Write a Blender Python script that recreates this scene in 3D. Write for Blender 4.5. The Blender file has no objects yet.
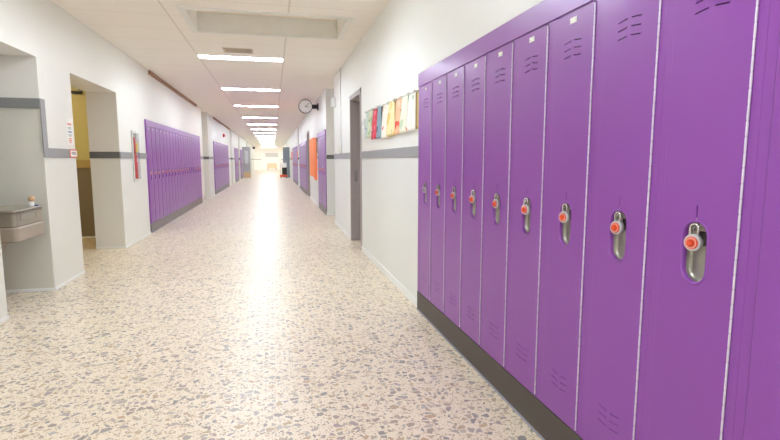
import bpy, bmesh, math, random
from mathutils import Vector, Matrix
random.seed(7)
scn = bpy.context.scene
COL = scn.collection
PI = math.pi

# ------------------------------------------------------------------ materials
def lin(c):
    return tuple((v/255/12.92 if v/255 <= .04045 else ((v/255+.055)/1.055)**2.4) for v in c) + (1.0,)

MATS = {}
def mat(name, rgb, rough=.5, metal=0., var=.04, scale=6., coat=0., bump=0., spec=None):
    if name in MATS: return MATS[name]
    m = bpy.data.materials.new(name); m.use_nodes = True
    nt = m.node_tree; N = nt.nodes; L = nt.links
    b = N['Principled BSDF']
    tc = N.new('ShaderNodeTexCoord'); nz = N.new('ShaderNodeTexNoise')
    nz.inputs['Scale'].default_value = scale; nz.inputs['Detail'].default_value = 3
    L.new(tc.outputs['Object'], nz.inputs['Vector'])
    mr = N.new('ShaderNodeMapRange')
    mr.inputs['To Min'].default_value = 1-var; mr.inputs['To Max'].default_value = 1+var
    L.new(nz.outputs['Fac'], mr.inputs['Value'])
    mx = N.new('ShaderNodeVectorMath'); mx.operation = 'MULTIPLY'
    mx.inputs[0].default_value = lin(rgb)[:3]
    L.new(mr.outputs['Result'], mx.inputs[1]); L.new(mx.outputs['Vector'], b.inputs['Base Color'])
    b.inputs['Roughness'].default_value = rough; b.inputs['Metallic'].default_value = metal
    if coat: b.inputs['Coat Weight'].default_value = coat; b.inputs['Coat Roughness'].default_value = .15
    if spec is not None: b.inputs['Specular IOR Level'].default_value = spec
    if bump:
        bp = N.new('ShaderNodeBump'); bp.inputs['Strength'].default_value = bump; bp.inputs['Distance'].default_value = .002
        n2 = N.new('ShaderNodeTexNoise'); n2.inputs['Scale'].default_value = scale*30
        L.new(tc.outputs['Object'], n2.inputs['Vector']); L.new(n2.outputs['Fac'], bp.inputs['Height'])
        L.new(bp.outputs['Normal'], b.inputs['Normal'])
    MATS[name] = m
    return m

def emis(name, rgb, strength):
    if name in MATS: return MATS[name]
    m = bpy.data.materials.new(name); m.use_nodes = True
    nt = m.node_tree; nt.nodes.remove(nt.nodes['Principled BSDF'])
    e = nt.nodes.new('ShaderNodeEmission'); e.inputs['Color'].default_value = lin(rgb); e.inputs['Strength'].default_value = strength
    nt.links.new(e.outputs[0], nt.nodes['Material Output'].inputs['Surface'])
    MATS[name] = m
    return m

def math_node(nt, op, a, b=None):
    n = nt.nodes.new('ShaderNodeMath'); n.operation = op
    for i, v in enumerate((a, b)):
        if v is None: continue
        if hasattr(v, 'is_linked') or hasattr(v, 'links'): nt.links.new(v, n.inputs[i])
        else: n.inputs[i].default_value = v
    return n.outputs[0]

def mixc(nt, fac, a, b):
    n = nt.nodes.new('ShaderNodeMix'); n.data_type = 'RGBA'
    for idx, v in ((0, fac), (6, a), (7, b)):
        if hasattr(v, 'links'): nt.links.new(v, n.inputs[idx])
        else: n.inputs[idx].default_value = v
    return n.outputs[2]

def wall_mat(name, upper, lower, split=1.39, alcove=None):
    m = bpy.data.materials.new(name); m.use_nodes = True
    nt = m.node_tree; N = nt.nodes; L = nt.links; b = N['Principled BSDF']
    g = N.new('ShaderNodeNewGeometry'); s = N.new('ShaderNodeSeparateXYZ'); L.new(g.outputs['Position'], s.inputs[0])
    c = mixc(nt, math_node(nt, 'GREATER_THAN', s.outputs[2], split), lin(lower), lin(upper))
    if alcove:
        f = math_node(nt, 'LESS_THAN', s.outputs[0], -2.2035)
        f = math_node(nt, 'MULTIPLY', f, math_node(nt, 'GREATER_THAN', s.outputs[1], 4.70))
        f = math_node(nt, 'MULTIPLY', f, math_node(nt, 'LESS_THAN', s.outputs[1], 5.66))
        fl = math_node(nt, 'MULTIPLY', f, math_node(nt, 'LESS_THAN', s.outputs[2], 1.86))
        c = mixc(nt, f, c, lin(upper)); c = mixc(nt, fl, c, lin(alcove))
    nz = N.new('ShaderNodeTexNoise'); nz.inputs['Scale'].default_value = 1.3; nz.inputs['Detail'].default_value = 4
    L.new(g.outputs['Position'], nz.inputs['Vector'])
    mr = N.new('ShaderNodeMapRange'); mr.inputs['To Min'].default_value = .97; mr.inputs['To Max'].default_value = 1.03
    L.new(nz.outputs['Fac'], mr.inputs['Value'])
    mx = N.new('ShaderNodeVectorMath'); mx.operation = 'MULTIPLY'
    L.new(c, mx.inputs[0]); L.new(mr.outputs[0], mx.inputs[1]); L.new(mx.outputs[0], b.inputs['Base Color'])
    b.inputs['Roughness'].default_value = .42
    bp = N.new('ShaderNodeBump'); bp.inputs['Strength'].default_value = .12; bp.inputs['Distance'].default_value = .002
    n2 = N.new('ShaderNodeTexNoise'); n2.inputs['Scale'].default_value = 120
    L.new(g.outputs['Position'], n2.inputs['Vector']); L.new(n2.outputs['Fac'], bp.inputs['Height']); L.new(bp.outputs['Normal'], b.inputs['Normal'])
    return m

def terrazzo():
    m = bpy.data.materials.new('terrazzo'); m.use_nodes = True
    nt = m.node_tree; N = nt.nodes; L = nt.links; b = N['Principled BSDF']
    g = N.new('ShaderNodeNewGeometry')
    wn = N.new('ShaderNodeTexNoise'); wn.inputs['Scale'].default_value = 22; L.new(g.outputs['Position'], wn.inputs['Vector'])
    wob = N.new('ShaderNodeVectorMath'); wob.operation = 'MULTIPLY_ADD'
    L.new(wn.outputs['Color'], wob.inputs[0]); wob.inputs[1].default_value = (.02, .02, 0); L.new(g.outputs['Position'], wob.inputs[2])
    big = N.new('ShaderNodeTexNoise'); big.inputs['Scale'].default_value = .7; big.inputs['Detail'].default_value = 3
    L.new(g.outputs['Position'], big.inputs['Vector'])
    col = mixc(nt, big.outputs['Fac'], lin(MTX_A), lin(MTX_B))
    def layer(scale, lo, hi, stops, off):
        mp = N.new('ShaderNodeVectorMath'); mp.operation = 'ADD'; mp.inputs[1].default_value = (off, off*1.7, 0)
        L.new(wob.outputs[0], mp.inputs[0])
        v1 = N.new('ShaderNodeTexVoronoi'); v1.voronoi_dimensions = '2D'; v1.feature = 'F1'; v1.inputs['Scale'].default_value = scale
        v2 = N.new('ShaderNodeTexVoronoi'); v2.voronoi_dimensions = '2D'; v2.feature = 'DISTANCE_TO_EDGE'; v2.inputs['Scale'].default_value = scale
        L.new(mp.outputs[0], v1.inputs['Vector']); L.new(mp.outputs[0], v2.inputs['Vector'])
        sp = N.new('ShaderNodeSeparateColor'); L.new(v1.outputs['Color'], sp.inputs[0])
        th = N.new('ShaderNodeMapRange'); L.new(sp.outputs[0], th.inputs['Value']); th.inputs['To Min'].default_value = lo; th.inputs['To Max'].default_value = hi
        mask = math_node(nt, 'GREATER_THAN', v2.outputs['Distance'], th.outputs[0])
        r = N.new('ShaderNodeValToRGB'); r.color_ramp.interpolation = 'CONSTANT'
        els = r.color_ramp.elements
        els[0].position = 0; els[0].color = lin(stops[0])
        els[1].position = 1/len(stops); els[1].color = lin(stops[1])
        for i, c in enumerate(stops[2:], 2):
            e = els.new(i/len(stops)); e.color = lin(c)
        L.new(sp.outputs[1], r.inputs['Fac'])
        return mask, r.outputs['Color']
    mk, cc = layer(62, .04, .50, [(206,184,156),(184,162,138),(222,206,182),(168,150,134),(214,192,162),(196,172,142)], 3.1)
    col = mixc(nt, mk, col, cc)
    mk, cc = layer(25, .08, .66, [(164,152,142),(184,170,160),(190,166,136),(172,154,152),(148,142,138),(200,176,144),(186,178,170),(160,144,134),(176,164,152),(172,154,140),(196,182,166),(156,146,138),(188,172,152),(162,152,146),(194,164,132),(176,162,156)], 0)
    col = mixc(nt, mk, col, cc)
    L.new(col, b.inputs['Base Color'])
    b.inputs['Roughness'].default_value = .40
    b.inputs['Coat Weight'].default_value = .14; b.inputs['Coat Roughness'].default_value = .2
    return m

def ceiling_mat():
    m = bpy.data.materials.new('ceiling_panel_paint'); m.use_nodes = True
    nt = m.node_tree; N = nt.nodes; L = nt.links; b = N['Principled BSDF']
    g = N.new('ShaderNodeNewGeometry'); s = N.new('ShaderNodeSeparateXYZ'); L.new(g.outputs['Position'], s.inputs[0])
    X, Y = s.outputs[0], s.outputs[1]
    def line_at(v, c, w): return math_node(nt, 'LESS_THAN', math_node(nt, 'ABSOLUTE', math_node(nt, 'SUBTRACT', v, c)), w)
    lx = math_node(nt, 'MAXIMUM', line_at(X, -1.12, .011), line_at(X, .215, .011))
    fr = math_node(nt, 'FRACT', math_node(nt, 'DIVIDE', math_node(nt, 'ADD', Y, 30.02), .65))
    ly = math_node(nt, 'LESS_THAN', fr, .014)
    c = mixc(nt, math_node(nt, 'MULTIPLY', lx, .26), lin(CEIL), lin((150,132,112)))
    c = mixc(nt, math_node(nt, 'MULTIPLY', ly, .30), c, lin((160,142,122)))
    sn = N.new('ShaderNodeTexNoise'); sn.inputs['Scale'].default_value = 260; L.new(g.outputs['Position'], sn.inputs['Vector'])
    c = mixc(nt, math_node(nt, 'MULTIPLY', sn.outputs['Fac'], .06), c, lin((150,135,115)))
    L.new(c, b.inputs['Base Color']); b.inputs['Roughness'].default_value = .8
    return m

MTX_A, MTX_B, CEIL = (230,215,192), (241,229,211), (252,246,238)

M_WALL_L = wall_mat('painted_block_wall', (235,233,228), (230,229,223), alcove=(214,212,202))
M_WALL_R = wall_mat('painted_block_wall_pale', (234,234,230), (230,232,229))
M_YELLOW = wall_mat('two_tone_side_room_paint', (222,210,150), (146,134,114), split=1.26)
M_PLAIN = mat('white_paint', (238,238,234), .5)
M_FLOOR = terrazzo()
M_CEIL = ceiling_mat()
M_PURPLE = mat('purple_enamel', (138,70,161), .36, var=.025, scale=3, coat=.15)
M_PURPLE_D = mat('purple_enamel_inside_and_gap_shade', (70,34,84), .6)
M_HINGE = mat('bare_hinge_metal', (222,214,228), .35, .35)
M_STEEL = mat('brushed_steel', (176,172,166), .28, .9, scale=20)
M_CUP = mat('stainless_cup', (172,170,158), .34, .8, scale=12)
M_CHROME = mat('chrome', (215,215,215), .14, 1.)
M_ORANGE = mat('orange_dial_plastic', (226,84,44), .35)
M_CASE = mat('satin_steel_case', (206,204,206), .3, .45)
M_GREYDIAL = mat('grey_dial_plastic', (150,146,146), .35)
M_WHITE = mat('white_enamel', (240,240,238), .4)
M_PLATE = mat('number_plate_white', (236,232,226), .4)
M_KICK = mat('dark_rubber_base', (76,68,62), .5, bump=.2)
M_KICK_L = mat('grey_metal_base', (128,120,116), .45)
M_SEAL = mat('grey_sealant', (150,152,164), .6)
M_TRIM = mat('grey_painted_stripe', (154,153,156), .5)
M_TRIM_D = mat('grey_painted_stripe_shade', (134,135,136), .5)  # alcove copy of the stripe, shade put into the colour
M_BASE = mat('white_cove_base', (240,241,240), .45)
M_FRAME = mat('grey_steel_frame', (170,160,160), .45)
M_DOOR = mat('grey_door_paint', (166,158,162), .5)
M_DOORB = mat('blue_grey_door_paint', (138,150,158), .5)
M_WOOD = mat('brown_wood_strip', (150,104,62), .5, var=.15, scale=9)
M_BLACK = mat('black_plastic', (24,24,26), .45)
M_RED = mat('red_enamel', (214,40,38), .35)
M_YEL = mat('yellow_tag', (244,206,60), .5)
M_TAN = mat('tan_plastic', (206,170,130), .45)
M_FTN = mat('grey_beige_enamel', (150,141,128), .4)
M_FTN2 = mat('beige_enamel_apron', (164,152,138), .42)
M_PURPLE_CAP = mat('violet_button', (88,70,150), .4)
M_GRILLE = mat('beige_vent_paint', (216,200,182), .5)
M_DARK = mat('dark_inset', (60,54,50), .8)
M_POSTER = mat('orange_poster_card', (250,132,68), .7)
M_COFFER = mat('coffer_grey_paint', (240,239,234), .5)
M_COFTOP = mat('coffer_top_paint', (244,232,212), .6)
M_CREAM = mat('cream_fabric', (222,206,176), .8)
M_BANNER = mat('pale_grey_banner', (196,198,200), .7)
M_LAMP = emis('lamp_diffuser_glow', (235,247,255), 26.5)
M_LOBBY = emis('added_lobby_glow', (250,252,255), 15.)
M_WARM = emis('warm_lamp_glow', (255,236,190), 15.)
def clear_mat():
    m = bpy.data.materials.new('clear_acrylic'); m.use_nodes = True
    nt = m.node_tree; N = nt.nodes; nt.nodes.remove(N['Principled BSDF'])
    t = N.new('ShaderNodeBsdfTransparent'); g = N.new('ShaderNodeBsdfGlossy'); x = N.new('ShaderNodeMixShader')
    t.inputs[0].default_value = (.94,.95,.95,1); g.inputs['Roughness'].default_value = .08; x.inputs[0].default_value = .07
    nt.links.new(t.outputs[0], x.inputs[1]); nt.links.new(g.outputs[0], x.inputs[2]); nt.links.new(x.outputs[0], N['Material Output'].inputs['Surface'])
    return m
M_GLASS = clear_mat()

# ------------------------------------------------------------------ mesh helpers
def box(bm, x0, x1, y0, y1, z0, z1, mi=0, bev=0.):
    r = bmesh.ops.create_cube(bm, size=1)
    vs = r['verts']
    for v in vs:
        v.co = Vector((x0+(v.co.x+.5)*(x1-x0), y0+(v.co.y+.5)*(y1-y0), z0+(v.co.z+.5)*(z1-z0)))
    fs = {f for v in vs for f in v.link_faces}
    for f in fs: f.material_index = mi
    if bev:
        es = list({e for v in vs for e in v.link_edges})
        rr = bmesh.ops.bevel(bm, geom=es, offset=bev, segments=2, affect='EDGES', profile=.5)
        for f in rr['faces']: f.material_index = mi
    return vs

def tube(bm, pts, r, seg=10, mi=0, cap=True):
    pts = [Vector(p) for p in pts]; rings = []
    rs = r if isinstance(r, (list, tuple)) else [r]*len(pts)
    up = None
    for i, p in enumerate(pts):
        d = (pts[min(i+1, len(pts)-1)]-pts[max(i-1, 0)]).normalized()
        if up is None:
            up = Vector((0,0,1)) if abs(d.z) < .9 else Vector((1,0,0))
        a = d.cross(up).normalized(); b2 = a.cross(d).normalized(); up = b2
        rings.append([bm.verts.new(p + (a*math.cos(2*PI*k/seg)+b2*math.sin(2*PI*k/seg))*rs[i]) for k in range(seg)])
    for A, B in zip(rings, rings[1:]):
        for k in range(seg):
            f = bm.faces.new((A[k], A[(k+1) % seg], B[(k+1) % seg], B[k])); f.material_index = mi; f.smooth = True
    if cap:
        for R in (rings[0], rings[-1][::-1]):
            f = bm.faces.new(R); f.material_index = mi
    return rings

def lathe(bm, prof, origin, axis, seg=24, mi=0):
    # prof: (distance along axis, radius)
    ax = Vector(axis).normalized(); o = Vector(origin)
    t = Vector((0,0,1)) if abs(ax.z) < .9 else Vector((1,0,0))
    a = ax.cross(t).normalized(); b2 = ax.cross(a).normalized()
    rings = []
    for d, r in prof:
        rings.append([bm.verts.new(o+ax*d+(a*math.cos(2*PI*k/seg)+b2*math.sin(2*PI*k/seg))*max(r, 1e-4)) for k in range(seg)])
    for A, B in zip(rings, rings[1:]):
        for k in range(seg):
            f = bm.faces.new((A[k], A[(k+1) % seg], B[(k+1) % seg], B[k])); f.material_index = mi; f.smooth = True
    for R in (rings[0], rings[-1][::-1]):
        f = bm.faces.new(R); f.material_index = mi

def stadium(w, h, n=10):
    r = w/2; s = h/2-r; out = []
    for k in range(n+1): a = PI*k/n; out.append((r*math.cos(a), s+r*math.sin(a)))
    for k in range(n+1): a = PI+PI*k/n; out.append((r*math.cos(a), -s+r*math.sin(a)))
    return out

def obj(name, bm, mats, parent=None, loc=None):
    bmesh.ops.recalc_face_normals(bm, faces=bm.faces[:])
    me = bpy.data.meshes.new(name); bm.to_mesh(me); bm.free()
    for m in (mats if isinstance(mats, (list, tuple)) else [mats]): me.materials.append(m)
    o = bpy.data.objects.new(name, me); COL.objects.link(o)
    if parent: o.parent = parent
    if loc: o.location = loc
    return o

def new(): return bmesh.new()
def thing(name, label, cat, loc=(0,0,0), rz=0., group=None):
    o = bpy.data.objects.new(name, None); COL.objects.link(o)
    o.empty_display_size = .1
    o.location = loc; o.rotation_euler = (0,0,rz); o['label'] = label; o['category'] = cat
    if group: o['group'] = group
    return o
def tag(o, label, cat, group=None):
    o['label'] = label; o['category'] = cat
    if group: o['group'] = group
    return o
def struct(name, bm, m):
    o = obj(name, bm, m); o['kind'] = 'structure'; return o
def dup(root, loc, rz, label, group=None):
    r = root.copy(); COL.objects.link(r); r.location = loc; r.rotation_euler = (0,0,rz); r['label'] = label
    if group: r['group'] = group
    for ch in list(root.children):
        c = ch.copy(); COL.objects.link(c); c.parent = r
        for gch in ch.children:
            d = gch.copy(); COL.objects.link(d); d.parent = c
    return r
ORD = 'first second third fourth fifth sixth seventh eighth ninth tenth eleventh twelfth thirteenth fourteenth fifteenth sixteenth seventeenth eighteenth nineteenth twentieth'.split()

# ------------------------------------------------------------------ dimensions
LX, RX, H = -2.2, 1.235, 2.97
YB, YE, YEND = -8., 63., 71.
PITCH, LZ, KZ = .339, 2.04, .173
NEAR = (4.165-.061, 12)                       # far end of the unit faces, count (runs towards the camera)
L_BANKS = [(9.74, 20), (20.2, 19), (31.05, 9), (36.2, 6)]
R_BANKS = [(12.0, 6), (19.0, 15), (26.3, 18)]
NEAR_END = NEAR[0]-NEAR[1]*PITCH

# ------------------------------------------------------------------ walls
def wall(name, X, side, segs, m):
    bm = new()
    def b(d0, d1, y0, y1, z0, z1):
        xs = sorted((X+side*d0, X+side*d1)); box(bm, xs[0], xs[1], y0, y1, z0, z1)
    for s in segs:
        k, y0, y1 = s[:3]
        if k == 'full': b(0, .75, y0, y1, 0, H)
        elif k == 'bank': b(0, .75, y0, y1, LZ, H); b(.40, .75, y0, y1, 0, LZ)
        elif k == 'alcove': b(0, .75, y0, y1, 2.31, H); b(.50, .75, y0, y1, 0, 2.31)
        elif k == 'door': b(0, .75, y0, y1, 2.34, H); b(.30, .75, y0, y1, 0, 2.34)
        elif k == 'opening': b(0, .40, y0, y1, 2.295, H)
        elif k == 'recess': b(1.3, 1.5, y0, y1, 0, H)
        elif k == 'cab':
            n0, n1, z0, z1 = s[3:]
            b(0, .40, y0, n0, 0, H); b(0, .40, n1, y1, 0, H); b(0, .40, n0, n1, 0, z0); b(0, .40, n0, n1, z1, H); b(.15, .40, n0, n1, z0, z1)
            b(.40, .75, 9.5, y1, 0, H)
    return struct(name, bm, m)

def bank_seg(b): return ('bank', b[0], b[0]+b[1]*PITCH)
def fill(segs):
    out = []; y = YB
    for s in sorted(segs, key=lambda s: s[1]):
        if s[1] > y: out.append(('full', y, s[1]))
        out.append(s); y = s[2]
    out.append(('full', y, YE)); return out
CAB = (8.84, 9.04, 1.0, 1.76)
L_SEGS = fill([('alcove', 4.685, 5.62), ('opening', 6.44, 8.15), ('cab', 8.15, 9.74, *CAB)] + [bank_seg(b) for b in L_BANKS]
              + [('recess', 17.25, 18.75), ('recess', 28.0, 29.3), ('recess', 34.5, 35.9), ('recess', 45., 47.), ('recess', 53., 55.)])
R_SEGS = fill([('bank', NEAR_END, 4.165), ('door', 7.1, 8.15), ('recess', 10.36, 11.95), ('door', 17.6, 18.65), ('recess', 24.6, 25.9), ('recess', 46., 48.)] + [bank_seg(b) for b in R_BANKS])
wall('wall_left', LX, -1, L_SEGS, M_WALL_L)
wall('wall_right', RX, 1, R_SEGS, M_WALL_R)
bm = new(); box(bm, -4.2, 3., YB-.2, YB, 0, H); struct('wall_back', bm, M_PLAIN)
# lobby at the far end
bm = new(); box(bm, -5.2, 4.2, YEND, YEND+.2, 0, H); struct('wall_far', bm, M_PLAIN)
bm = new(); box(bm, -5.2, -5., YE, YEND, 0, H); box(bm, -5.2, LX-.75, YE-.2, YE, 0, H); struct('wall_lobby_left', bm, M_PLAIN)
bm = new(); box(bm, 4., 4.2, YE, YEND, 0, H); box(bm, RX+.75, 4.2, YE-.2, YE, 0, H); struct('wall_lobby_right', bm, M_PLAIN)
# side room behind the doorway
bm = new()
box(bm, -5.0, -2.6, 9.36, 9.5, 0, 2.75)
box(bm, -5.1, -5.0, 6.0, 9.5, 0, 2.75)
box(bm, -5.0, -2.95, 6.0, 6.1, 0, 2.75)
struct('wall_side_room', bm, M_YELLOW)
bm = new(); box(bm, -5.1, -2.6, 6.0, 9.5, 2.75, 2.85); struct('ceiling_side_room', bm, M_COFTOP)
bm = new(); box(bm, -5.0, -2.95, 9.335, 9.36, 1.19, 1.32); o = struct('trim_1', bm, mat('tan_band', (196,170,112), .5))

# floor and ceiling
bm = new(); box(bm, -6, 5, YB-.3, YEND+.3, -.12, 0); struct('floor', bm, M_FLOOR)
CX0, CX1, CY0, CY1 = -.92, .92, 6.05, 7.06
bm = new()
box(bm, -6, 5, YB-.3, CY0, H, H+.1); box(bm, -6, 5, CY1, YEND+.3, H, H+.1)
box(bm, -6, CX0, CY0, CY1, H, H+.1); box(bm, CX1, 5, CY0, CY1, H, H+.1)
struct('ceiling', bm, M_CEIL)

# stripes on the walls (structure)
ti = [2]
def stripe(X, side, y0, y1, z0=1.345, z1=1.44, m=M_TRIM):
    bm = new(); xs = sorted((X, X-side*.012)); box(bm, xs[0], xs[1], y0, y1, z0, z1, bev=.002)
    o = struct('trim_%d' % ti[0], bm, m); ti[0] += 1
def stripe_box(x0, x1, y0, y1, z0, z1, m=M_TRIM):
    bm = new(); box(bm, x0, x1, y0, y1, z0, z1, bev=.002); struct('trim_%d' % ti[0], bm, m); ti[0] += 1
bi = [1]
def base(x0, x1, y0, y1, side):
    bm = new(); box(bm, x0, x1, y0, y1, 0, .075 if side == 'right' else .03, bev=.004)
    o = struct('baseboard_%s_%d' % (side, bi[0]), bm, M_BASE); bi[0] += 1
for s in L_SEGS:
    if s[0] in ('full', 'cab') and s[1] > 3:
        y0, y1 = s[1], s[2]
        if s[0] == 'cab': stripe(LX, -1, y0, CAB[0]-.03); stripe(LX, -1, CAB[1]+.03, y1)
        elif abs(y0-5.62) < .01: stripe(LX, -1, y0+.085, y1)
        else: stripe(LX, -1, y0, y1)
        base(LX, LX+.012, y0, y1, 'left')
base(LX, LX+.012, YB, 4.685, 'left')
for s in R_SEGS:
    if s[0] == 'full' and s[2] > 4.2:
        stripe(RX, 1, s[1], s[2]); base(RX-.012, RX, s[1], s[2], 'right')
# stripe round the fountain alcove: raised on the far alcove wall, dropping down the pier edge
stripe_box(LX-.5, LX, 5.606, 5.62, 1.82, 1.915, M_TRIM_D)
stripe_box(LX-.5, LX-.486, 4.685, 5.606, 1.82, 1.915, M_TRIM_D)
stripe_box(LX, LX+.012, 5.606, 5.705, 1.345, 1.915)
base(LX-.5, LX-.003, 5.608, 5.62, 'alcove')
# stripes and bases on faces that look at the viewer inside recesses
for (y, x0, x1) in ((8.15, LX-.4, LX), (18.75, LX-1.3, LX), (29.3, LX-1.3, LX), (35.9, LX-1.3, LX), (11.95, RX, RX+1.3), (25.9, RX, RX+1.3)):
    stripe_box(x0, x1, y-.012, y, 1.345, 1.44, mat('shaded_grey_stripe', (104,104,104), .5))  # same wall stripe, its shade put into a darker grey
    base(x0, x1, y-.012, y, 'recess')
base(-5., -2.95, 9.348, 9.36, 'side_room')
stripe_box(-5., LX-.75, YEND-.012, YEND, 1.345, 1.44); stripe_box(-4.9, -1.6, YEND-.013, YEND, 1.345, 1.44)
stripe_box(1.1, 4., YEND-.012, YEND, 1.345, 1.44)

# ------------------------------------------------------------------ lockers
def bool_cut(o, cutter_bm):
    me = bpy.data.meshes.new('c'); bmesh.ops.recalc_face_normals(cutter_bm, faces=cutter_bm.faces[:]); cutter_bm.to_mesh(me); cutter_bm.free()
    c = bpy.data.objects.new('c', me); COL.objects.link(c)
    md = o.modifiers.new('b', 'BOOLEAN'); md.object = c; md.operation = 'DIFFERENCE'; md.solver = 'EXACT'
    dg = bpy.context.evaluated_depsgraph_get(); dg.update()
    nm = bpy.data.meshes.new_from_object(o.evaluated_get(dg))
    o.modifiers.clear(); o.data = nm
    bpy.data.objects.remove(c); bpy.data.meshes.remove(me)

W2, D2 = PITCH/2, .1385
DZ0, DZ1 = .180, 1.922
LTOP = 1.9275
CUPZ = 1.047
def make_locker():
    t = thing('locker', '', 'locker')
    bm = new()
    w = W2-.0003
    box(bm, -w, -D2-.0005, 0, .02, KZ, LTOP); box(bm, D2+.001, w, 0, .02, KZ, LTOP)
    box(bm, -D2-.002, D2+.001, 0, .02, DZ1+.003, LTOP); box(bm, -D2-.002, D2+.001, 0, .02, KZ, DZ0-.003)
    for f in bm.faces: f.material_index = 0
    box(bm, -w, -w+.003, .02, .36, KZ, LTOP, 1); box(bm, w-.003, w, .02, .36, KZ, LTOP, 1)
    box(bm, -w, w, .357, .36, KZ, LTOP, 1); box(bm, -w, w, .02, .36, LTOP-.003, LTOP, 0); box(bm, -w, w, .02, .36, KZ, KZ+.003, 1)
    box(bm, -D2-.0008, -D2+.0006, .0008, .024, DZ0, DZ1, 1)  # dark strip paints shade into the gap beside the door
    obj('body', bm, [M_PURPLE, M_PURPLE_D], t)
    bm = new(); box(bm, -D2+.0032, D2-.003, -.005, .012, DZ0, DZ1, bev=.0025)
    d = obj('door', bm, M_PURPLE, t)
    cut = new()
    def slot(xc, zc, l, hgt, ang):
        vs = box(cut, -l/2, l/2, -.03, .03, -hgt/2, hgt/2)
        R = Matrix.Rotation(-ang, 4, 'Y')
        for v in vs: v.co = R @ v.co + Vector((xc, 0, zc))
    for k in range(3):
        for sx in (-1, 1):
            slot(sx*.034, 1.8045-.0295*k, .048, .0042, -sx*.12)
            slot(sx*.034, .3725-.0295*k, .048, .0034, sx*.12)
    slot(0, 1.164, .0042, .046, 0)
    bool_cut(d, cut)
    cut = new()
    pts = stadium(.090, .188)
    lo = [cut.verts.new((x, -.03, CUPZ+z)) for x, z in pts]; hi = [cut.verts.new((x, .03, CUPZ+z)) for x, z in pts]
    cut.faces.new(lo); cut.faces.new(hi[::-1])
    n = len(pts)
    for k in range(n): cut.faces.new((lo[k], hi[k], hi[(k+1) % n], lo[(k+1) % n]))
    bool_cut(d, cut)
    # purple rolled rim and steel cup
    bm = new()
    rings = []
    for ins, y in ((-.0045, -.005), (-.003, -.0072), (0, -.0075), (.0025, -.006), (.0045, -.001), (.0055, .008)):
        rings.append([bm.verts.new((x, y, CUPZ+z)) for x, z in stadium(.090-2*ins, .188-2*ins)])
    for A, B in zip(rings, rings[1:]):
        for k in range(n):
            f = bm.faces.new((A[k], A[(k+1) % n], B[(k+1) % n], B[k])); f.smooth = True
    obj('cup_rim', bm, M_PURPLE, d)
    bm = new(); rings = []
    for ins, y in ((.005, .006), (.0065, .014), (.010, .020), (.016, .022)):
        rings.append([bm.verts.new((x, y, CUPZ+z)) for x, z in stadium(.090-2*ins, .188-2*ins)])
    for A, B in zip(rings, rings[1:]):
        for k in range(n):
            f = bm.faces.new((A[k], A[(k+1) % n], B[(k+1) % n], B[k])); f.smooth = True
    bm.faces.new(rings[-1])
    # dark patch high in the cup
    box(bm, -.010, .028, .0185, .0225, CUPZ+.020, CUPZ+.062, 1, bev=.003)
    obj('handle_cup', bm, [M_CUP, M_DARK], d)
    bm = new()
    box(bm, -.0016, .0016, -.0045, .010, 1.112, 1.152, bev=.001)
    lathe(bm, [(-.0025, .007), (.0025, .007)], (0, -.008, 1.119), (1,0,0), 14)
    obj('hasp', bm, M_CHROME, d)
    bm = new(); box(bm, -.024, .024, -.0068, -.0048, 1.876, 1.899, bev=.0008)
    for sx in (-.019, .019): lathe(bm, [(0, .0022), (.0014, .0016)], (sx, -.0066, 1.8875), (0,-1,0), 8, 1)
    obj('number_plate', bm, [M_PLATE, M_STEEL], d)
    bm = new(); z = DZ0+.004; xx = D2-.0005; pts = []; rs = []
    N = 42; step = (DZ1-DZ0-.008)/N
    for k in range(N):
        pts += [(xx, -.0035, z+.001), (xx, -.0035, z+.003), (xx, -.0035, z+step-.003), (xx, -.0035, z+step-.001)]; rs += [.0022, .0033, .0033, .0022]; z += step
    tube(bm, pts, rs, 10)
    obj('hinge', bm, M_HINGE, t)
    return t

def make_padlock(dialmat, kind):
    # origin: top of the shackle; faces -y
    t = thing('padlock', '', 'padlock')
    bm = new(); w = .0115
    pts = [(-w, 0, -.038), (-w, 0, -.012)] + [(-w*math.cos(PI*k/10), 0, -.012+.0115*math.sin(PI*k/10)) for k in range(1, 10)] + [(w, 0, -.012), (w, 0, -.038)]
    tube(bm, pts, .0034, 10); obj('shackle', bm, M_CHROME, t)
    cz = -.056
    bm = new(); lathe(bm, [(-.010, .020), (-.0095, .0225), (-.007, .0252), (.006, .0252), (.0085, .024), (.0095, .022)], (0, 0, cz), (0,-1,0), 32)
    obj('case', bm, M_CASE, t)
    bm = new(); lathe(bm, [(0, .0185), (.003, .0185), (.0045, .0168)], (0, -.0095, cz), (0,-1,0), 32)
    for k in range(20):
        a = 2*PI*k/20; vs = box(bm, .0125, .0160, -.0004, .0004, -.0007, .0007, 1)
        R = Matrix.Rotation(a, 4, 'Y')
        for v in vs: v.co = R @ v.co + Vector((0, -.0141, cz))
    d = obj('dial', bm, [dialmat, M_WHITE], t)
    bm = new(); seg = 24; prof = [(0, .0095), (.008, .0082), (.010, .0068)]
    rings = []
    for dd, r in prof:
        rings.append([bm.verts.new(((r*(1 if k % 2 else .88))*math.cos(2*PI*k/seg), -.0138-dd, cz+(r*(1 if k % 2 else .88))*math.sin(2*PI*k/seg))) for k in range(seg)])
    for A, B in zip(rings, rings[1:]):
        for k in range(seg): bm.faces.new((A[k], A[(k+1) % seg], B[(k+1) % seg], B[k]))
    bm.faces.new(rings[-1]); obj('knob', bm, dialmat, d)
    return t

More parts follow.
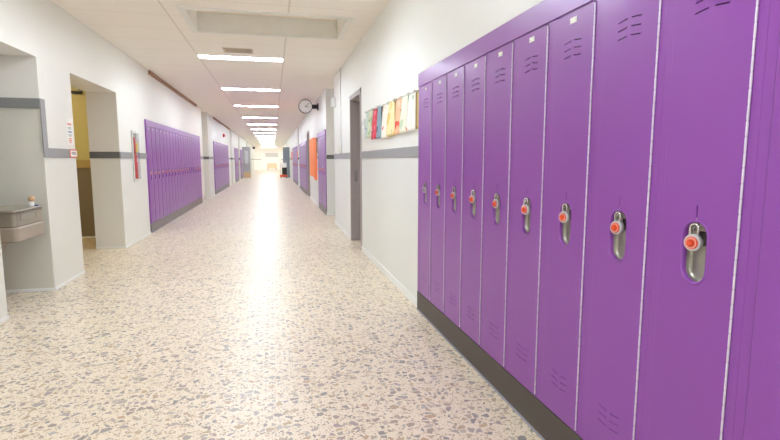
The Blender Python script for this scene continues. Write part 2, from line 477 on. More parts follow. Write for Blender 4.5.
locker0 = make_locker(); lock0 = make_padlock(M_ORANGE, 'orange'); lock1 = make_padlock(M_GREYDIAL, 'grey')
used = {'l': False, 'p': False}
def place_locker(loc, rz, label, group):
    if not used['l']:
        used['l'] = True; locker0.location = loc; locker0.rotation_euler = (0,0,rz); locker0['label'] = label; locker0['group'] = group; return locker0
    return dup(locker0, loc, rz, label, group)
def place_lock(loc, rz, label, group):
    if not used['p']:
        used['p'] = True; lock0.location = loc; lock0.rotation_euler = (0,0,rz); lock0['label'] = label; lock0['group'] = group; return lock0
    return dup(lock0, loc, rz, label, group)

RFX, LFX = RX-.018, LX+.018          # locker faces
SHZ = 1.133                           # shackle top
def lock_loc(X, side, y): return (X-side*.0095, y, SHZ)
for k in range(NEAR[1]):
    y = NEAR[0]-PITCH*(k+.5)
    L_ = ('large purple locker, %s from the hanging drawings in the near row' % ORD[k])
    if k == 0: L_ = 'large purple locker with the grey padlock, beside the hanging drawings'
    place_locker((RFX, y, 0), -PI/2, L_, 'lockers of the near row')
    if k == 0:
        lock1.location = lock_loc(RFX, 1, y); lock1.rotation_euler = (0,0,-PI/2+.4)
        tag(lock1, 'grey padlock on the large locker beside the hanging drawings', 'padlock', 'padlocks of the near row')
    else:
        place_lock(lock_loc(RFX, 1, y), -PI/2+random.uniform(.18, .40), 'orange-dial padlock on the %s large locker from the hanging drawings' % ORD[k], 'padlocks of the near row')
def bank(X, side, b, where, gap=(), near='from near end'):
    for k in range(b[1]):
        y = b[0]+PITCH*(k+.5)
        rz = PI/2 if side < 0 else -PI/2
        place_locker((X, y, 0), rz, 'small purple locker, %s %s %s' % (ORD[k], near, where), 'lockers ' + where)
        if k not in gap:
            place_lock(lock_loc(X, side, y), rz-side*-.5, 'tiny orange padlock, %s %s %s' % (ORD[k], near, where), 'padlocks ' + where)
bank(LFX, -1, L_BANKS[0], 'in the row past the extinguisher', (13, 14, 15))
bank(LFX, -1, L_BANKS[1], 'in the row below the red alarm')
bank(LFX, -1, L_BANKS[2], 'in the row of nine past the alarm')
bank(LFX, -1, L_BANKS[3], 'in the short row by the glazed door leaf')
bank(RFX, 1, R_BANKS[0], 'in the short row below the clock')
bank(RFX, 1, R_BANKS[1], 'in the row past the orange posters')
bank(RFX, 1, R_BANKS[2], 'in the row past the small orange notice')

def fascia(X, side, y0, y1, e0, e1, w):
    # flat purple rail over a row, and a filler stile at an end (e0, e1: filler widths)
    def b(bm, a0, a1, z0, z1, d0, d1):
        xs = sorted((X-side*d0, X+side*d1)); box(bm, xs[0], xs[1], a0, a1, z0, z1, bev=.002)
    bm = new(); b(bm, y0-e0+.003, y1+e1-.003, LTOP+.0015, LZ-.002, .005, .30)
    tag(obj('locker_top_rail', bm, M_PURPLE), 'purple rail along the top of the %s' % w, 'locker trim', 'rails over the locker rows')
    for a0, a1, en in ((y0-e0+.003, y0-.001, 'near'), (y1+.001, y1+e1-.003, 'far')):
        if a1-a0 > .01:
            bm = new(); b(bm, a0, a1, KZ, LTOP, .001, .30)
            tag(obj('filler_panel', bm, M_PURPLE), 'narrow purple filler panel at the %s end of the %s' % (en, w), 'locker trim')
def kick(X, side, y0, y1, m, label):
    t = thing('kick_plate', label, 'kick plate', (X, (y0+y1)/2, 0), 0, 'kick plates under the locker rows')
    bm = new(); xs = sorted((-side*.004, side*.03)); hl = (y1-y0)/2-.004
    box(bm, xs[0], xs[1], -hl, hl, .010, KZ-.002, bev=.002); obj('plate', bm, m, t)
    bm = new(); xs = sorted((-side*.010, side*.02)); box(bm, xs[0], xs[1], -hl, hl, 0, .012, bev=.003); obj('sealant_strip', bm, M_SEAL, t)
fascia(RFX, 1, NEAR_END, NEAR[0], 0, .061, 'large near locker row')
kick(RFX, 1, NEAR_END, 4.165, M_KICK, 'dark rubber kick plate under the large near locker row')
for X, side, b, w in ((LFX, -1, L_BANKS[0], 'row past the extinguisher'), (LFX, -1, L_BANKS[1], 'row below the red alarm'), (LFX, -1, L_BANKS[2], 'row of nine past the alarm'),
                      (LFX, -1, L_BANKS[3], 'short row by the glazed door leaf'), (RFX, 1, R_BANKS[0], 'short row below the clock'), (RFX, 1, R_BANKS[1], 'row past the orange posters'), (RFX, 1, R_BANKS[2], 'row past the small orange notice')):
    y0, y1 = b[0], b[0]+b[1]*PITCH
    fascia(X, side, y0, y1, 0, 0, 'locker %s' % w)
    kick(X, side, y0, y1, M_KICK_L, 'grey kick plate under the locker %s' % w)

# ------------------------------------------------------------------ ceiling lights, vents, coffer
def light_fixture(y, label, m=M_LAMP, x0=-1.11, x1=.205):
    xc = (x0+x1)/2; hw = (x1-x0)/2
    t = thing('ceiling_light', label, 'ceiling light', (xc, y, H), 0, 'light strips along the ceiling')
    bm = new(); d = .118
    box(bm, -hw-.012, hw+.012, -d-.012, -d, -.010, 0); box(bm, -hw-.012, hw+.012, d, d+.012, -.010, 0)
    box(bm, -hw-.012, -hw, -d, d, -.010, 0); box(bm, hw, hw+.012, -d, d, -.010, 0)
    obj('frame', bm, M_WHITE, t)
    bm = new(); box(bm, -hw+.012, hw-.012, -d+.012, d-.012, -.014, -.001, bev=.003); obj('diffuser', bm, m, t)
LY = [8.72, 12.45, 16.2, 20.5, 24.35, 28.2, 32.05, 35.9, 39.75, 43.6, 47.45, 51.3, 55.15, 59.]
for i, y in enumerate(LY):
    light_fixture(y, 'glowing ceiling light strip, %s one beyond the ceiling coffer' % ORD[i])
for i, y in enumerate((4.75, .6, -3.2, -6.9)):
    light_fixture(y, 'glowing ceiling light strip, %s one before the coffer towards the viewer' % ORD[i])
for i, (x, y) in enumerate(((-3.4, 65.2), (-.5, 65.2), (2.4, 65.2), (-3.4, 68.6), (-.5, 68.6), (2.4, 68.6))):  # unseen panels added to brighten the far end
    light_fixture(y, 'added lobby ceiling light brightening the far end, %s of the lobby group' % ORD[i], M_LOBBY, x-1., x+1.)
def vent(x, y, w, d, label):
    t = thing('ceiling_vent', label, 'ceiling vent', (x, y, H), 0, 'vents in the ceiling')
    bm = new(); a, b = w/2, d/2
    box(bm, -a, a, -b, -b+.03, -.006, 0, bev=.002); box(bm, -a, a, b-.03, b, -.006, 0, bev=.002); box(bm, -a, -a+.03, -b+.03, b-.03, -.006, 0, bev=.002); box(bm, a-.03, a, -b+.03, b-.03, -.006, 0, bev=.002)
    obj('frame', bm, M_GRILLE, t)
    bm = new(); k = 0
    while -b+.045+k*.03 < b-.04:
        yy = -b+.045+k*.03; vs = box(bm, -a+.03, a-.03, yy-.0125, yy+.0125, -.006, -.005)
        for v in vs: v.co.z += (v.co.y-yy)*.12
        k += 1
    obj('slats', bm, M_GRILLE, t)
    bm = new(); box(bm, -a+.02, a-.02, -b+.02, b-.02, -.004, -.001); obj('backing', bm, mat('vent_backing_beige', (205,188,168), .8), t)  # backing is a slightly darker beige than the slats
vent(-.47, 8.16, .44, .34, 'beige ceiling vent just in front of the first light strip')
vent(-.47, 19.9, .46, .34, 'dark-edged ceiling vent in front of the fourth light strip')
vent(-.5, 30.1, .4, .34, 'small ceiling vent beyond the sixth light strip')
def detector(x, y, label):
    bm = new(); lathe(bm, [(0, .07), (.02, .07), (.045, .05), (.05, .02)], (x, y, H), (0,0,-1), 20)
    tag(obj('smoke_detector', bm, M_WHITE), label, 'smoke detector', 'smoke detectors')
detector(-.45, 34., 'small round smoke detector on the ceiling beyond the seventh light strip')
detector(-.4, 38., 'small round smoke detector on the ceiling beyond the eighth light strip')

t = thing('ceiling_coffer', 'wide rectangular recessed coffer with pale frame in the near ceiling', 'ceiling coffer', ((CX0+CX1)/2, (CY0+CY1)/2, H))
bm = new(); hx, hy = (CX1-CX0)/2-.024, (CY1-CY0)/2-.024; f_ = .075
box(bm, -hx-f_, hx+f_, -hy-f_, -hy, -.014, 0, bev=.003); box(bm, -hx-f_, hx+f_, hy, hy+f_, -.014, 0, bev=.003)
box(bm, -hx-f_, -hx, -hy, hy, -.014, 0, bev=.003); box(bm, hx, hx+f_, -hy, hy, -.014, 0, bev=.003)
obj('frame', bm, M_COFFER, t)
CD = .23
for nm, a in (('side_panel', (-hx-.02, hx+.02, hy, hy+.02)), ('side_panel', (-hx-.02, hx+.02, -hy-.02, -hy)), ('end_panel', (-hx-.02, -hx, -hy, hy)), ('end_panel', (hx, hx+.02, -hy, hy))):
    bm = new(); box(bm, *a, 0.002, CD); 
    if nm == 'end_panel':
        for k in range(5):
            yy = -hy+.10+k*.05
            xs = (-hx, -hx+.012) if a[0] < 0 else (hx-.012, hx)
            box(bm, xs[0], xs[1], yy, yy+.02, .01, CD)
    obj(nm, bm, M_COFFER, t)
bm = new(); box(bm, -hx-.02, hx+.02, -hy-.02, hy+.02, CD, CD+.02); obj('top_panel', bm, M_COFTOP, t)

# ------------------------------------------------------------------ drinking fountain
t = thing('drinking_fountain', 'beige metal drinking fountain mounted in the grey wall alcove', 'drinking fountain', (LX-.5, 5.19, 0))
def rounded(bm, x1, hw, z0, z1, r, shrink=0, mi=0, x0=.003):
    pts = [(x0, -hw)]
    for k in range(7): a = -PI/2+PI/2*k/6; pts.append((x1-r+r*math.cos(a), -hw+r+r*math.sin(a)))
    for k in range(7): a = PI/2*k/6; pts.append((x1-r+r*math.cos(a), hw-r+r*math.sin(a)))
    pts.append((x0, hw))
    zs = [(z0, shrink), (z0+.012, 0), (z1-.012, 0), (z1, .008)]
    rings = []
    for z, s in zs:
        rings.append([bm.verts.new((x-(s if x > x0+.001 else 0), y*(1-s/hw), z)) for x, y in pts])
    n = len(pts)
    for A, B in zip(rings, rings[1:]):
        for k in range(n):
            f = bm.faces.new((A[k], A[(k+1) % n], B[(k+1) % n], B[k])); f.material_index = mi
    bm.faces.new(rings[0][::-1]).material_index = mi
    top = bm.faces.new(rings[-1]); top.material_index = mi
    return top
bm = new(); top = rounded(bm, .515, .272, .742, .872, .035)
r = bmesh.ops.inset_individual(bm, faces=[top], thickness=.03, depth=0)
bmesh.ops.translate(bm, verts=list(top.verts), vec=(0,0,-.03))
obj('basin', bm, M_FTN, t)
bm = new(); rounded(bm, .525, .280, .604, .737, .04, .02); obj('apron', bm, M_FTN2, t)
bm = new(); rounded(bm, .508, .264, .7365, .7425, .03); obj('dark_joint', bm, M_DARK, t)  # dark seam between basin and apron
bm = new()
rounded(bm, .528, .290, .868, .884, .04, .004)
bm2 = bm
obj('rim', bm, M_FTN, t)
bm = new(); tube(bm, [(.45, .20, .86), (.45, .20, .935)], .022, 16); b_ = obj('bubbler', bm, M_WHITE, t)
bm = new(); lathe(bm, [(0, .020), (.008, .027), (.030, .030), (.046, .022), (.052, .008)], (.45, .20, .932), (.25,-.1,1), 20); obj('mouth_guard', bm, M_TAN, b_)
bm = new(); lathe(bm, [(0, .016), (.012, .014)], (.485, .215, .884), (0,0,1), 14); obj('violet_button', bm, M_PURPLE_CAP, b_)
for y in (-.12, .17):
    bm = new(); box(bm, .509, .519, y-.06, y+.06, .79, .845, bev=.003); obj('push_bar', bm, M_FTN, t)
bm = new(); vs = box(bm, .003, .30, -.10, .10, .46, .602)
for v in vs:
    if v.co.z < .5: v.co.x *= .75
obj('trap_cover', bm, M_FTN2, t)

# ------------------------------------------------------------------ fire extinguisher cabinet
t = thing('extinguisher_cabinet', 'slim white wall cabinet with clear front holding a red extinguisher', 'cabinet', (LX, (CAB[0]+CAB[1])/2, 0))
hw = (CAB[1]-CAB[0])/2; z0, z1 = CAB[2], CAB[3]
bm = new()
box(bm, -.148, -.14, -hw, hw, z0, z1); box(bm, -.148, .0, -hw, -hw+.008, z0, z1); box(bm, -.148, 0, hw-.008, hw, z0, z1); box(bm, -.148, 0, -hw, hw, z0, z0+.008); box(bm, -.148, 0, -hw, hw, z1-.008, z1)
obj('case', bm, M_WHITE, t)
bm = new(); f_ = .03
box(bm, 0, .022, -hw-f_, -hw+.01, z0-f_, z1+f_, bev=.003); box(bm, 0, .022, hw-.01, hw+f_, z0-f_, z1+f_, bev=.003)
box(bm, 0, .022, -hw+.01, hw-.01, z0-f_, z0+.01, bev=.003); box(bm, 0, .022, -hw+.01, hw-.01, z1-.01, z1+f_, bev=.003)
obj('frame', bm, mat('pale_grey_enamel', (216,214,210), .4), t)
bm = new()
box(bm, .062, .065, -hw+.012, hw-.012, z0+.012, z1-.012); box(bm, .0, .062, -hw+.012, -hw+.015, z0+.012, z1-.012); box(bm, .0, .062, hw-.015, hw-.012, z0+.012, z1-.012)
box(bm, .0, .062, -hw+.015, hw-.015, z0+.012, z0+.015); box(bm, .0, .062, -hw+.015, hw-.015, z1-.015, z1-.012)
obj('clear_cover', bm, M_GLASS, t)
e = thing('fire_extinguisher', 'red fire extinguisher with yellow tag inside the slim wall cabinet', 'fire extinguisher', (LX-.01, (CAB[0]+CAB[1])/2+.012, z0+.0165))
bm = new(); lathe(bm, [(0, .044), (.01, .052), (.36, .052), (.40, .042), (.42, .02), (.44, .018)], (0,0,0), (0,0,1), 24); obj('cylinder', bm, M_RED, e)
bm = new(); box(bm, -.012, .012, -.02, .02, .43, .475, bev=.003); box(bm, -.008, .008, -.075, .03, .475, .487); box(bm, -.008, .008, -.07, .02, .51, .522); obj('valve', bm, M_BLACK, e)
bm = new(); tube(bm, [(.02, -.03, .66), (.03, -.055, .62), (.034, -.062, .56), (.034, -.064, .48), (.03, -.066, .40)], .02, 12); obj('hose', bm, M_RED, e)
bm = new(); box(bm, .034, .060, -.045, .05, .43, .58, bev=.006); obj('tag', bm, M_YEL, e)
bm = new(); box(bm, .0505, .054, -.01, .035, .27, .34, bev=.0005); obj('instruction_label', bm, M_WHITE, e)

# ------------------------------------------------------------------ small signs on the pier
t = thing('paper_notice', 'tall white paper notice with red and blue printed lines on pier', 'notice', (LX, 6.315, 1.63))
bm = new(); box(bm, 0, .002, -.085, .085, -.145, .145); obj('sheet', bm, mat('notice_paper', (244,242,240), .7), t)
bm = new()
def marks(bm, x, z, w, h, n, mi):
    for k in range(n):
        a = -w/2+w*k/n; box(bm, x, x+.0008, a, a+w/n*.72, z-h/2, z+h/2, mi)
marks(bm, .002, .085, .12, .022, 7, 0); marks(bm, .002, .048, .10, .008, 10, 2); marks(bm, .002, .032, .10, .008, 9, 2)
marks(bm, .002, 0, .11, .014, 8, 1); marks(bm, .002, -.03, .10, .008, 9, 2); marks(bm, .002, -.044, .08, .008, 8, 2)
marks(bm, .002, -.075, .09, .012, 6, 0); marks(bm, .002, -.098, .09, .012, 6, 0); marks(bm, .002, -.118, .06, .008, 5, 0)
obj('printing', bm, [mat('red_ink', (236,132,122), .7), mat('blue_ink', (112,124,182), .7), mat('grey_ink', (178,176,174), .7)], t)
t = thing('room_sign', 'small white sign with red border on the grey stripe at the doorway', 'sign', (LX+.012, 6.335, 1.392))
bm = new(); box(bm, 0, .006, -.10, .10, -.045, .045, bev=.001); obj('border', bm, mat('red_border', (228,110,92), .6), t)
bm = new(); box(bm, .006, .007, -.088, .088, -.034, .034); obj('panel', bm, mat('sign_white', (246,244,242), .6), t)
bm = new()
for k in range(5):
    a = -.062+k*.026; h = .016 if k else .012
    box(bm, .007, .0076, a, a+.005, -h, h); box(bm, .007, .0076, a+.013, a+.018, -h, h); box(bm, .007, .0076, a+.005, a+.013, h-.006, h)
obj('lettering', bm, mat('dark_red_ink', (120,74,70), .6), t)
# black closer on the side room wall
t = thing('door_closer', 'small black closer bracket high on the yellow side room wall', 'door closer', (-3.10, 9.36, 2.42))
bm = new(); box(bm, -.08, .08, -.06, 0, -.022, .022, bev=.006); obj('housing', bm, M_BLACK, t)
bm = new(); tube(bm, [(.06, -.03, .02), (.10, -.05, .035), (.02, -.05, .045)], .006, 8); obj('arm', bm, M_BLACK, t)
t = thing('ceiling_lamp', 'warm ceiling lamp in the yellow side room', 'lamp', (-3.8, 8.2, 2.75))
bm = new(); lathe(bm, [(0, .22), (.015, .22)], (0,0,0), (0,0,-1), 28); obj('lamp_base', bm, M_WHITE, t)
bm = new(); lathe(bm, [(.015, .2), (.05, .19), (.08, .13), (.09, .02)], (0,0,0), (0,0,-1), 28); obj('diffuser', bm, M_WARM, t)

# ------------------------------------------------------------------ wooden picture rails
for y0, y1, l in ((10.25, 16.1, 'brown wooden strip under the ceiling over the extinguisher-side lockers'), (20.6, 27.8, 'brown wooden strip under the ceiling over the red alarm lockers')):
    bm = new(); box(bm, LX, LX+.03, y0, y1, 2.895, 2.962, bev=.004); tag(obj('picture_rail', bm, M_WOOD), l, 'wood strip', 'wood strips under the ceiling')
# alarm
t = thing('mounted_fire_alarm', 'red fire alarm horn high on the wall above lockers', 'alarm', (LX, 24.3, 2.43))
bm = new(); box(bm, 0, .05, -.08, .08, -.08, .08, bev=.01); obj('housing', bm, M_RED, t)
bm = new(); lathe(bm, [(0, .055), (.03, .055), (.03, .045), (.045, .03)], (.05, 0, 0), (1,0,0), 20); obj('horn', bm, M_RED, t)

# ------------------------------------------------------------------ doors
def wall_door(n, y0, y1):
    bm = new(); w = .06; d0, d1 = RX-.012, RX+.295
    top = 2.33
    box(bm, d0, d1, y0, y0+w, 0, top, bev=.004); box(bm, d0, d1, y1-w, y1, 0, top, bev=.004); box(bm, d0, d1, y0, y1, top-.07, top+.0, bev=.004)
    box(bm, d0+.12, d1, y0+w, y0+w+.018, 0, top-.07); box(bm, d0+.12, d1, y1-w-.018, y1-w, 0, top-.07); box(bm, d0+.12, d1, y0+w, y1-w, top-.088, top-.07)
    box(bm, d0+.045, d0+.055, y1-w-.006, y1-w, 0, top-.07)
    f = struct('door_%d' % n, bm, M_FRAME); f['label'] = 'grey steel door frame'
    bm = new(); box(bm, RX+.225, RX+.27, y0+w+.019, y1-w-.019, .008, top-.09, bev=.003); obj('leaf', bm, M_DOOR, f)
    bm = new(); box(bm, RX+.06, RX+.10, y1-w-.008, y1-w-.005, .98, 1.14); obj('strike_plate', bm, M_CHROME, f)
    bm = new(); lathe(bm, [(0, .03), (.008, .03), (.008, .012), (.05, .012)], (RX+.225, y1-w-.09, 1.05), (-1,0,0), 16); tube(bm, [(RX+.175, y1-w-.09, 1.05), (RX+.172, y1-w-.20, 1.05)], .011, 10); obj('door_handle', bm, M_CHROME, f)
wall_door(1, 7.1, 8.15); wall_door(2, 17.6, 18.65)

def open_leaf(name, hinge, ang, w, label, glazed):
    t = thing(name, label, 'door', hinge, ang)
    h = 2.28
    bm = new(); box(bm, 0, w, -.022, .022, .01, h, bev=.004)
    lf = obj('leaf', bm, M_DOORB if not glazed else mat('pale_grey_door_paint', (176,174,180), .5), t)
    if glazed:
        bm = new(); box(bm, .18, w-.2, -.027, .027, 1.0, 2.0, bev=.003); gz = obj('window', bm, mat('reflective_door_glass', (214,216,222), .12), t)
        bm = new(); box(bm, .02, w-.02, -.025, .025, .02, .42, bev=.002); obj('tan_kick_panel', bm, M_TAN, t)
    bm = new(); box(bm, .1, w-.05, -.075, -.045, 1.02, 1.06, bev=.008); box(bm, .1, .16, -.05, -.02, 1.0, 1.08); box(bm, w-.12, w-.05, -.05, -.02, 1.0, 1.08)
    obj('push_bar', bm, M_STEEL, t)
open_leaf('door_leaf', (LX+.03, 38.6, 0), .80, .72, 'pale grey glazed door leaf standing open far down the corridor', True)
open_leaf('door_leaf', (RX-.03, 38.6, 0), PI-.66, .58, 'blue-grey solid door leaf standing open far down the corridor', False)

# ------------------------------------------------------------------ right wall fittings
bm = new(); tube(bm, [(RX-.010, 9.25, 1.44), (RX-.010, 9.25, H-.005)], .009, 10); tag(obj('wall_conduit', bm, M_WHITE), 'thin white conduit running up the wall past the grey door', 'conduit')
t = thing('wall_speaker', 'white box speaker high on the wall corner past the grey door', 'speaker', (RX, 10.15, 2.45))
bm = new(); box(bm, -.08, 0, -.08, .08, -.09, .09, bev=.008); obj('housing', bm, M_WHITE, t)
bm = new()
for k in range(9): box(bm, -.083, -.079, -.06, .06, -.068+k*.0155, -.061+k*.0155)
obj('grille', bm, mat('pale_grille', (214,214,210), .5), t)
t = thing('light_switch', 'small beige light switch just above the grey stripe near conduit', 'light switch', (RX, 9.6, 1.51))
bm = new(); box(bm, -.008, 0, -.045, .045, -.06, .06, bev=.003); obj('plate', bm, mat('ivory_plastic', (226,214,186), .4), t)
bm = new(); box(bm, -.016, -.008, -.012, .012, -.022, .022, bev=.003); obj('rocker', bm, M_WHITE, t)
t = thing('mounted_thermostat', 'small white thermostat between the grey door and the hanging drawings', 'thermostat', (RX, 6.82, 1.80))
bm = new(); box(bm, -.03, 0, -.05, .05, -.07, .07, bev=.006); obj('housing', bm, M_WHITE, t)
bm = new(); box(bm, -.032, -.029, -.03, .03, -.01, .04); obj('screen', bm, mat('grey_screen', (170,172,170), .3), t)

# clock
t = thing('wall_clock', 'round double-faced white clock with black rim on a wall bracket', 'clock', (RX, 13.9, 2.75))
cx = -.345
bm = new(); lathe(bm, [(-.05, .17), (-.045, .185), (.045, .185), (.05, .17)], (cx,0,0), (0,-1,0), 40); obj('case', bm, M_BLACK, t)
for s, nm in ((-1, 'face'), (1, 'face')):
    bm = new(); lathe(bm, [(.0505, .168), (.052, .168)], (cx,0,0), (0,s,0), 40); fc = obj(nm, bm, mat('clock_face', (240,236,234), .35), t)
    bm = new()
    for k in range(12):
        a = 2*PI*k/12; vs = box(bm, -.004, .004, -.0006, .0006, .125, .155)
        for v in vs: v.co = Matrix.Rotation(a, 4, 'Y') @ v.co + Vector((cx, s*.053, 0))
    obj('hour_marks', bm, M_BLACK, fc)
    bm = new()
    for a, l, w in ((2*PI*.30*-s, .085, .006), (2*PI*.13*-s, .13, .004)):
        vs = box(bm, -w, w, -.0008, .0008, -.02, l)
        for v in vs: v.co = Matrix.Rotation(a, 4, 'Y') @ v.co + Vector((cx, s*.055, 0))
    obj('hands', bm, M_BLACK, fc)
bm = new(); box(bm, cx+.183, -.03, -.04, .04, -.055, .055, bev=.005); vs = box(bm, -.03, 0, -.07, .07, -.09, .09, bev=.004); obj('bracket', bm, M_BLACK, t)

# hanging artwork: wire and curling sheets
t = thing('art_wire', 'thin wire with small pegs stretched along the wall holding drawings', 'wire', (RX, 0, 0))
bm = new(); tube(bm, [(-.022, 4.185, 1.905), (-.022, 5.5, 1.925), (-.022, 6.66, 1.94)], .0025, 6); obj('wire', bm, M_STEEL, t)
for y, z in ((4.2, 1.905), (6.65, 1.94)):
    bm = new(); lathe(bm, [(0, .008), (.024, .006)], (0, y, z), (-1,0,0), 10); obj('hook', bm, M_STEEL, t)

def art_mat(name, base_c, blobs):
    m = bpy.data.materials.new(name); m.use_nodes = True
    nt = m.node_tree; N = nt.nodes; L = nt.links; b = N['Principled BSDF']
    tc = N.new('ShaderNodeTexCoord'); col = lin(base_c)
    for i, (c, sc, th) in enumerate(blobs):
        nz = N.new('ShaderNodeTexNoise'); nz.noise_dimensions = '4D'; nz.inputs['W'].default_value = i*3.7+len(name)*1.3
        nz.inputs['Scale'].default_value = sc; nz.inputs['Detail'].default_value = 1
        L.new(tc.outputs['Object'], nz.inputs['Vector'])
        col = mixc(nt, math_node(nt, 'GREATER_THAN', nz.outputs['Fac'], th), col, lin(c))
    if hasattr(col, 'links'): L.new(col, b.inputs['Base Color'])
    else: b.inputs['Base Color'].default_value = col
    b.inputs['Roughness'].default_value = .75
    return m
def sheet(bm, w, h, flare, curl, off=0., nu=8, nv=10, th=.0015):
    # local: y along the wall (towards +y = away), z down from 0, x = -distance from wall
    G = []
    for j in range(nv+1):
        row = []
        t_ = j/nv
        for i in range(nu+1):
            u = i/nu                       # 0 = far edge, 1 = near edge
            y = w/2-w*u
            x = -.012-off-flare*math.sin(t_*PI*.55)*(1-u) - curl*((1-u)**3)*t_
            row.append((x, y, -h*t_))
        G.append(row)
    F = [[bm.verts.new(p) for p in r] for r in G]; B = [[bm.verts.new((p[0]+th, p[1], p[2])) for p in r] for r in G]
    for j in range(nv):
        for i in range(nu):
            f = bm.faces.new((F[j][i], F[j][i+1], F[j+1][i+1], F[j+1][i])); f.smooth = True
            f = bm.faces.new((B[j][i], B[j+1][i], B[j+1][i+1], B[j][i+1])); f.smooth = True
    for j in range(nv):
        for i in (0, nu): bm.faces.new((F[j][i], F[j+1][i], B[j+1][i], B[j][i]))
    for i in range(nu):
        for j in (0, nv): bm.faces.new((F[j][i], F[j][i+1], B[j][i+1], B[j][i]))
W_ = (246,242,232)
ARTS = [  # y centre, width, height, colours, backing, label
    (6.53, .28, .34, (206,224,216), [((176,204,206), 9, .58)], None, 'pale blue-green drawing hanging at the thermostat end of the wire'),
    (6.30, .26, .35, (226,232,208), [((190,206,160), 10, .56), ((120,140,120), 14, .66)], None, 'pale green drawing hanging beside the red one on the wire'),
    (6.03, .27, .37, (226,72,96), [((70,64,120), 8, .60), ((246,150,160), 12, .60)], (200,50,80), 'red and pink drawing with dark patch hanging on the wire'),
    (5.76, .24, .37, (150,176,196), [((90,104,124), 8, .60)], (92,98,110), 'blue-grey drawing hanging between the red and white ones'),
    (5.45, .36, .38, W_, [((222,80,90), 9, .70), ((236,214,190), 6, .58)], (236,220,150), 'white drawing with a red dot hanging beside the blue-grey one'),
    (5.13, .30, .36, (246,232,182), [((150,140,120), 12, .64), ((240,206,120), 7, .58)], (240,204,84), 'cream drawing with yellow backing hanging mid wire'),
    (4.86, .30, .35, (248,196,158), [((232,92,70), 9, .63), ((250,216,190), 6, .55)], (232,92,60), 'peach drawing with red backing hanging on the wire'),
    (4.60, .28, .35, (240,238,220), [((206,220,190), 8, .56), ((240,180,150), 9, .64)], (70,150,70), 'cream drawing with green backing hanging on the wire'),
    (4.37, .27, .34, (250,246,238), [((244,150,120), 7, .63), ((150,190,150), 10, .68)], (206,178,120), 'white drawing with orange strokes hanging beside the large lockers'),
]
for i, (y, w, h, c, blobs, back, lab) in enumerate(ARTS):
    z = 1.905+(y-4.2)/2.45*.035+.01
    t = thing('hanging_drawing', lab, 'drawing', (RX, y, z), 0, 'drawings hanging on the wire')
    bm = new(); sheet(bm, w*.76, h, .010+.008*(i % 3), .006+.006*(i % 2), .004+.006*(i % 2)); obj('sheet', bm, art_mat('drawing_%d' % i, c, blobs), t)
    if back:
        bm = new(); sheet(bm, w*.72, h*.96, .002, .001, -.007); o = obj('backing_sheet', bm, mat('backing_%d' % i, back, .75), t); o.location = (0, -w*.34, -.002)
    bm = new()
    for s in (-.35, .35): box(bm, -.034, -.008, s*w-.003, s*w+.003, -.014, .006, bev=.001)
    obj('pegs', bm, mat('peg_white', (236,232,226), .6), t)

# orange posters and pictures near the short locker row
def board(y0, y1, z0, z1, m, name, label, cat, t_=.02, X=RX):
    bm = new(); box(bm, X-t_, X, y0, y1, z0, z1, bev=.002); return tag(obj(name, bm, m), label, cat)
p1 = board(14.55, 15.35, .74, 1.95, M_POSTER, 'hanging_poster', 'orange poster board on the wall next to the short locker row', 'poster', .03)
p2 = board(15.4, 17.3, .80, 2.0, mat('pale_orange_poster_card', (252,150,92), .7), 'hanging_poster', 'wider orange poster board beyond the first orange one', 'poster', .02)
t = thing('picture', 'small colourful picture above the first orange poster, beside short row', 'picture', (RX, 14.3, 1.72))
bm = new(); box(bm, -.02, 0, -.20, .20, -.24, .24, bev=.002); obj('picture_frame', bm, mat('pale_wood', (200,180,150), .6), t)
bm = new(); box(bm, -.0225, -.019, -.17, .17, -.21, .21); obj('image', bm, art_mat('small_picture', (180,180,170), [((120,110,90), 5, .5), ((210,120,80), 7, .6)]), t)
board(25.95, 26.2, 1.35, 1.75, M_POSTER, 'notice', 'small orange notice on the wall before the last locker row', 'notice')
board(33.4, 34.6, 1.35, 1.85, M_POSTER, 'hanging_notice', 'small orange notice next to the blue-grey door leaf', 'notice')

# cleaning cart by the blue-grey leaf
t = thing('cleaning_cart', 'cleaning cart with orange base and black bin by blue-grey door leaf', 'cart', (.72, 37.4, 0))
bm = new(); box(bm, -.25, .25, -.3, .3, .10, .26, bev=.03); obj('tray', bm, M_ORANGE, t)
for sx in (-.2, .2):
    for sy in (-.24, .24):
        bm = new(); lathe(bm, [(-.02, .045), (.02, .045)], (sx, sy, .05), (1,0,0), 14); box(bm, sx-.012, sx+.012, sy-.012, sy+.012, .05, .12); obj('wheel', bm, M_BLACK, t)
bm = new(); vs = box(bm, -.10, .24, -.2, .2, .26, .78, bev=.02); obj('bin', bm, M_BLACK, t)
bm = new(); box(bm, -.20, .22, -.22, .22, .78, 1.12, bev=.04); obj('bag', bm, mat('white_cloth_bag', (236,234,230), .8), t)
bm = new(); tube(bm, [(-.22, .2, .26), (-.22, .2, 1.3), (.22, .2, 1.3), (.22, .2, .26)], .015, 8); obj('handle', bm, M_STEEL, t)

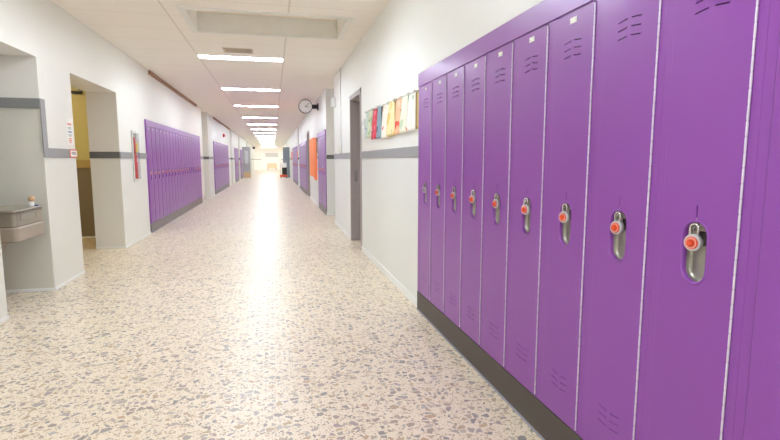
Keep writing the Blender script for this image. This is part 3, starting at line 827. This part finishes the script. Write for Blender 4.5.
# lobby objects
t = thing('hanging_banner', 'pale grey banner high on the far lobby wall', 'banner', (-.15, YEND, 2.0))
bm = new(); box(bm, -.85, .85, -.02, 0, -.28, .28, bev=.004); obj('panel', bm, M_BANNER, t)
t = thing('bench', 'cream upholstered bench at the far end of the corridor', 'bench', (-.15, 66.5, 0))
bm = new(); box(bm, -.6, .6, -.3, .3, .28, .46, bev=.04); obj('seat', bm, M_CREAM, t)
bm = new(); box(bm, -.6, .6, .2, .34, .44, .92, bev=.04); obj('backrest', bm, M_CREAM, t)
for sx in (-.52, .52):
    for sy in (-.24, .24):
        bm = new(); box(bm, sx-.03, sx+.03, sy-.03, sy+.03, 0, .29, bev=.004); obj('leg', bm, M_WOOD, t)
bm = new(); box(bm, LX, LX+.25, 58.9, 59.1, 2.55, 2.80, bev=.01); tag(obj('wall_sign', bm, M_BLACK), 'small black sign box sticking out high on the far corridor wall', 'sign')

# ------------------------------------------------------------------ world, camera, view
w = bpy.data.worlds.new('World'); scn.world = w; w.use_nodes = True
w.node_tree.nodes['Background'].inputs[0].default_value = (.9, .95, 1, 1); w.node_tree.nodes['Background'].inputs[1].default_value = .5

F_, VX, VY = 500., 273., 160.
p = math.atan((220-VY)/F_)
dY = Vector((VX-390, 220-VY, F_)).normalized()
Zc = Vector((0, math.cos(p), -math.sin(p)))
Xc = Vector((dY.y*Zc.z-dY.z*Zc.y, dY.z*Zc.x-dY.x*Zc.z, dY.x*Zc.y-dY.y*Zc.x))
if Xc.x < 0: Xc = -Xc
R = Matrix(((Xc.x, Xc.y, -Xc.z), (dY.x, dY.y, -dY.z), (Zc.x, Zc.y, -Zc.z)))
cam = bpy.data.cameras.new('camera'); cam.sensor_width = 36; cam.lens = F_/780*36; cam.clip_start = .05; cam.clip_end = 200
co = bpy.data.objects.new('camera', cam); COL.objects.link(co)
co.matrix_world = Matrix.Translation((0, 0, 1.32)) @ R.to_4x4()
scn.camera = co

scn.view_settings.view_transform = 'Standard'; scn.view_settings.look = 'None'; scn.view_settings.gamma = 1
scn.view_settings.use_curve_mapping = False
scn.view_settings.exposure = 1.15
scn.cycles.use_denoising = True
scn.cycles.max_bounces = 10; scn.cycles.diffuse_bounces = 6; scn.cycles.glossy_bounces = 4
scn.cycles.sample_clamp_indirect = 6
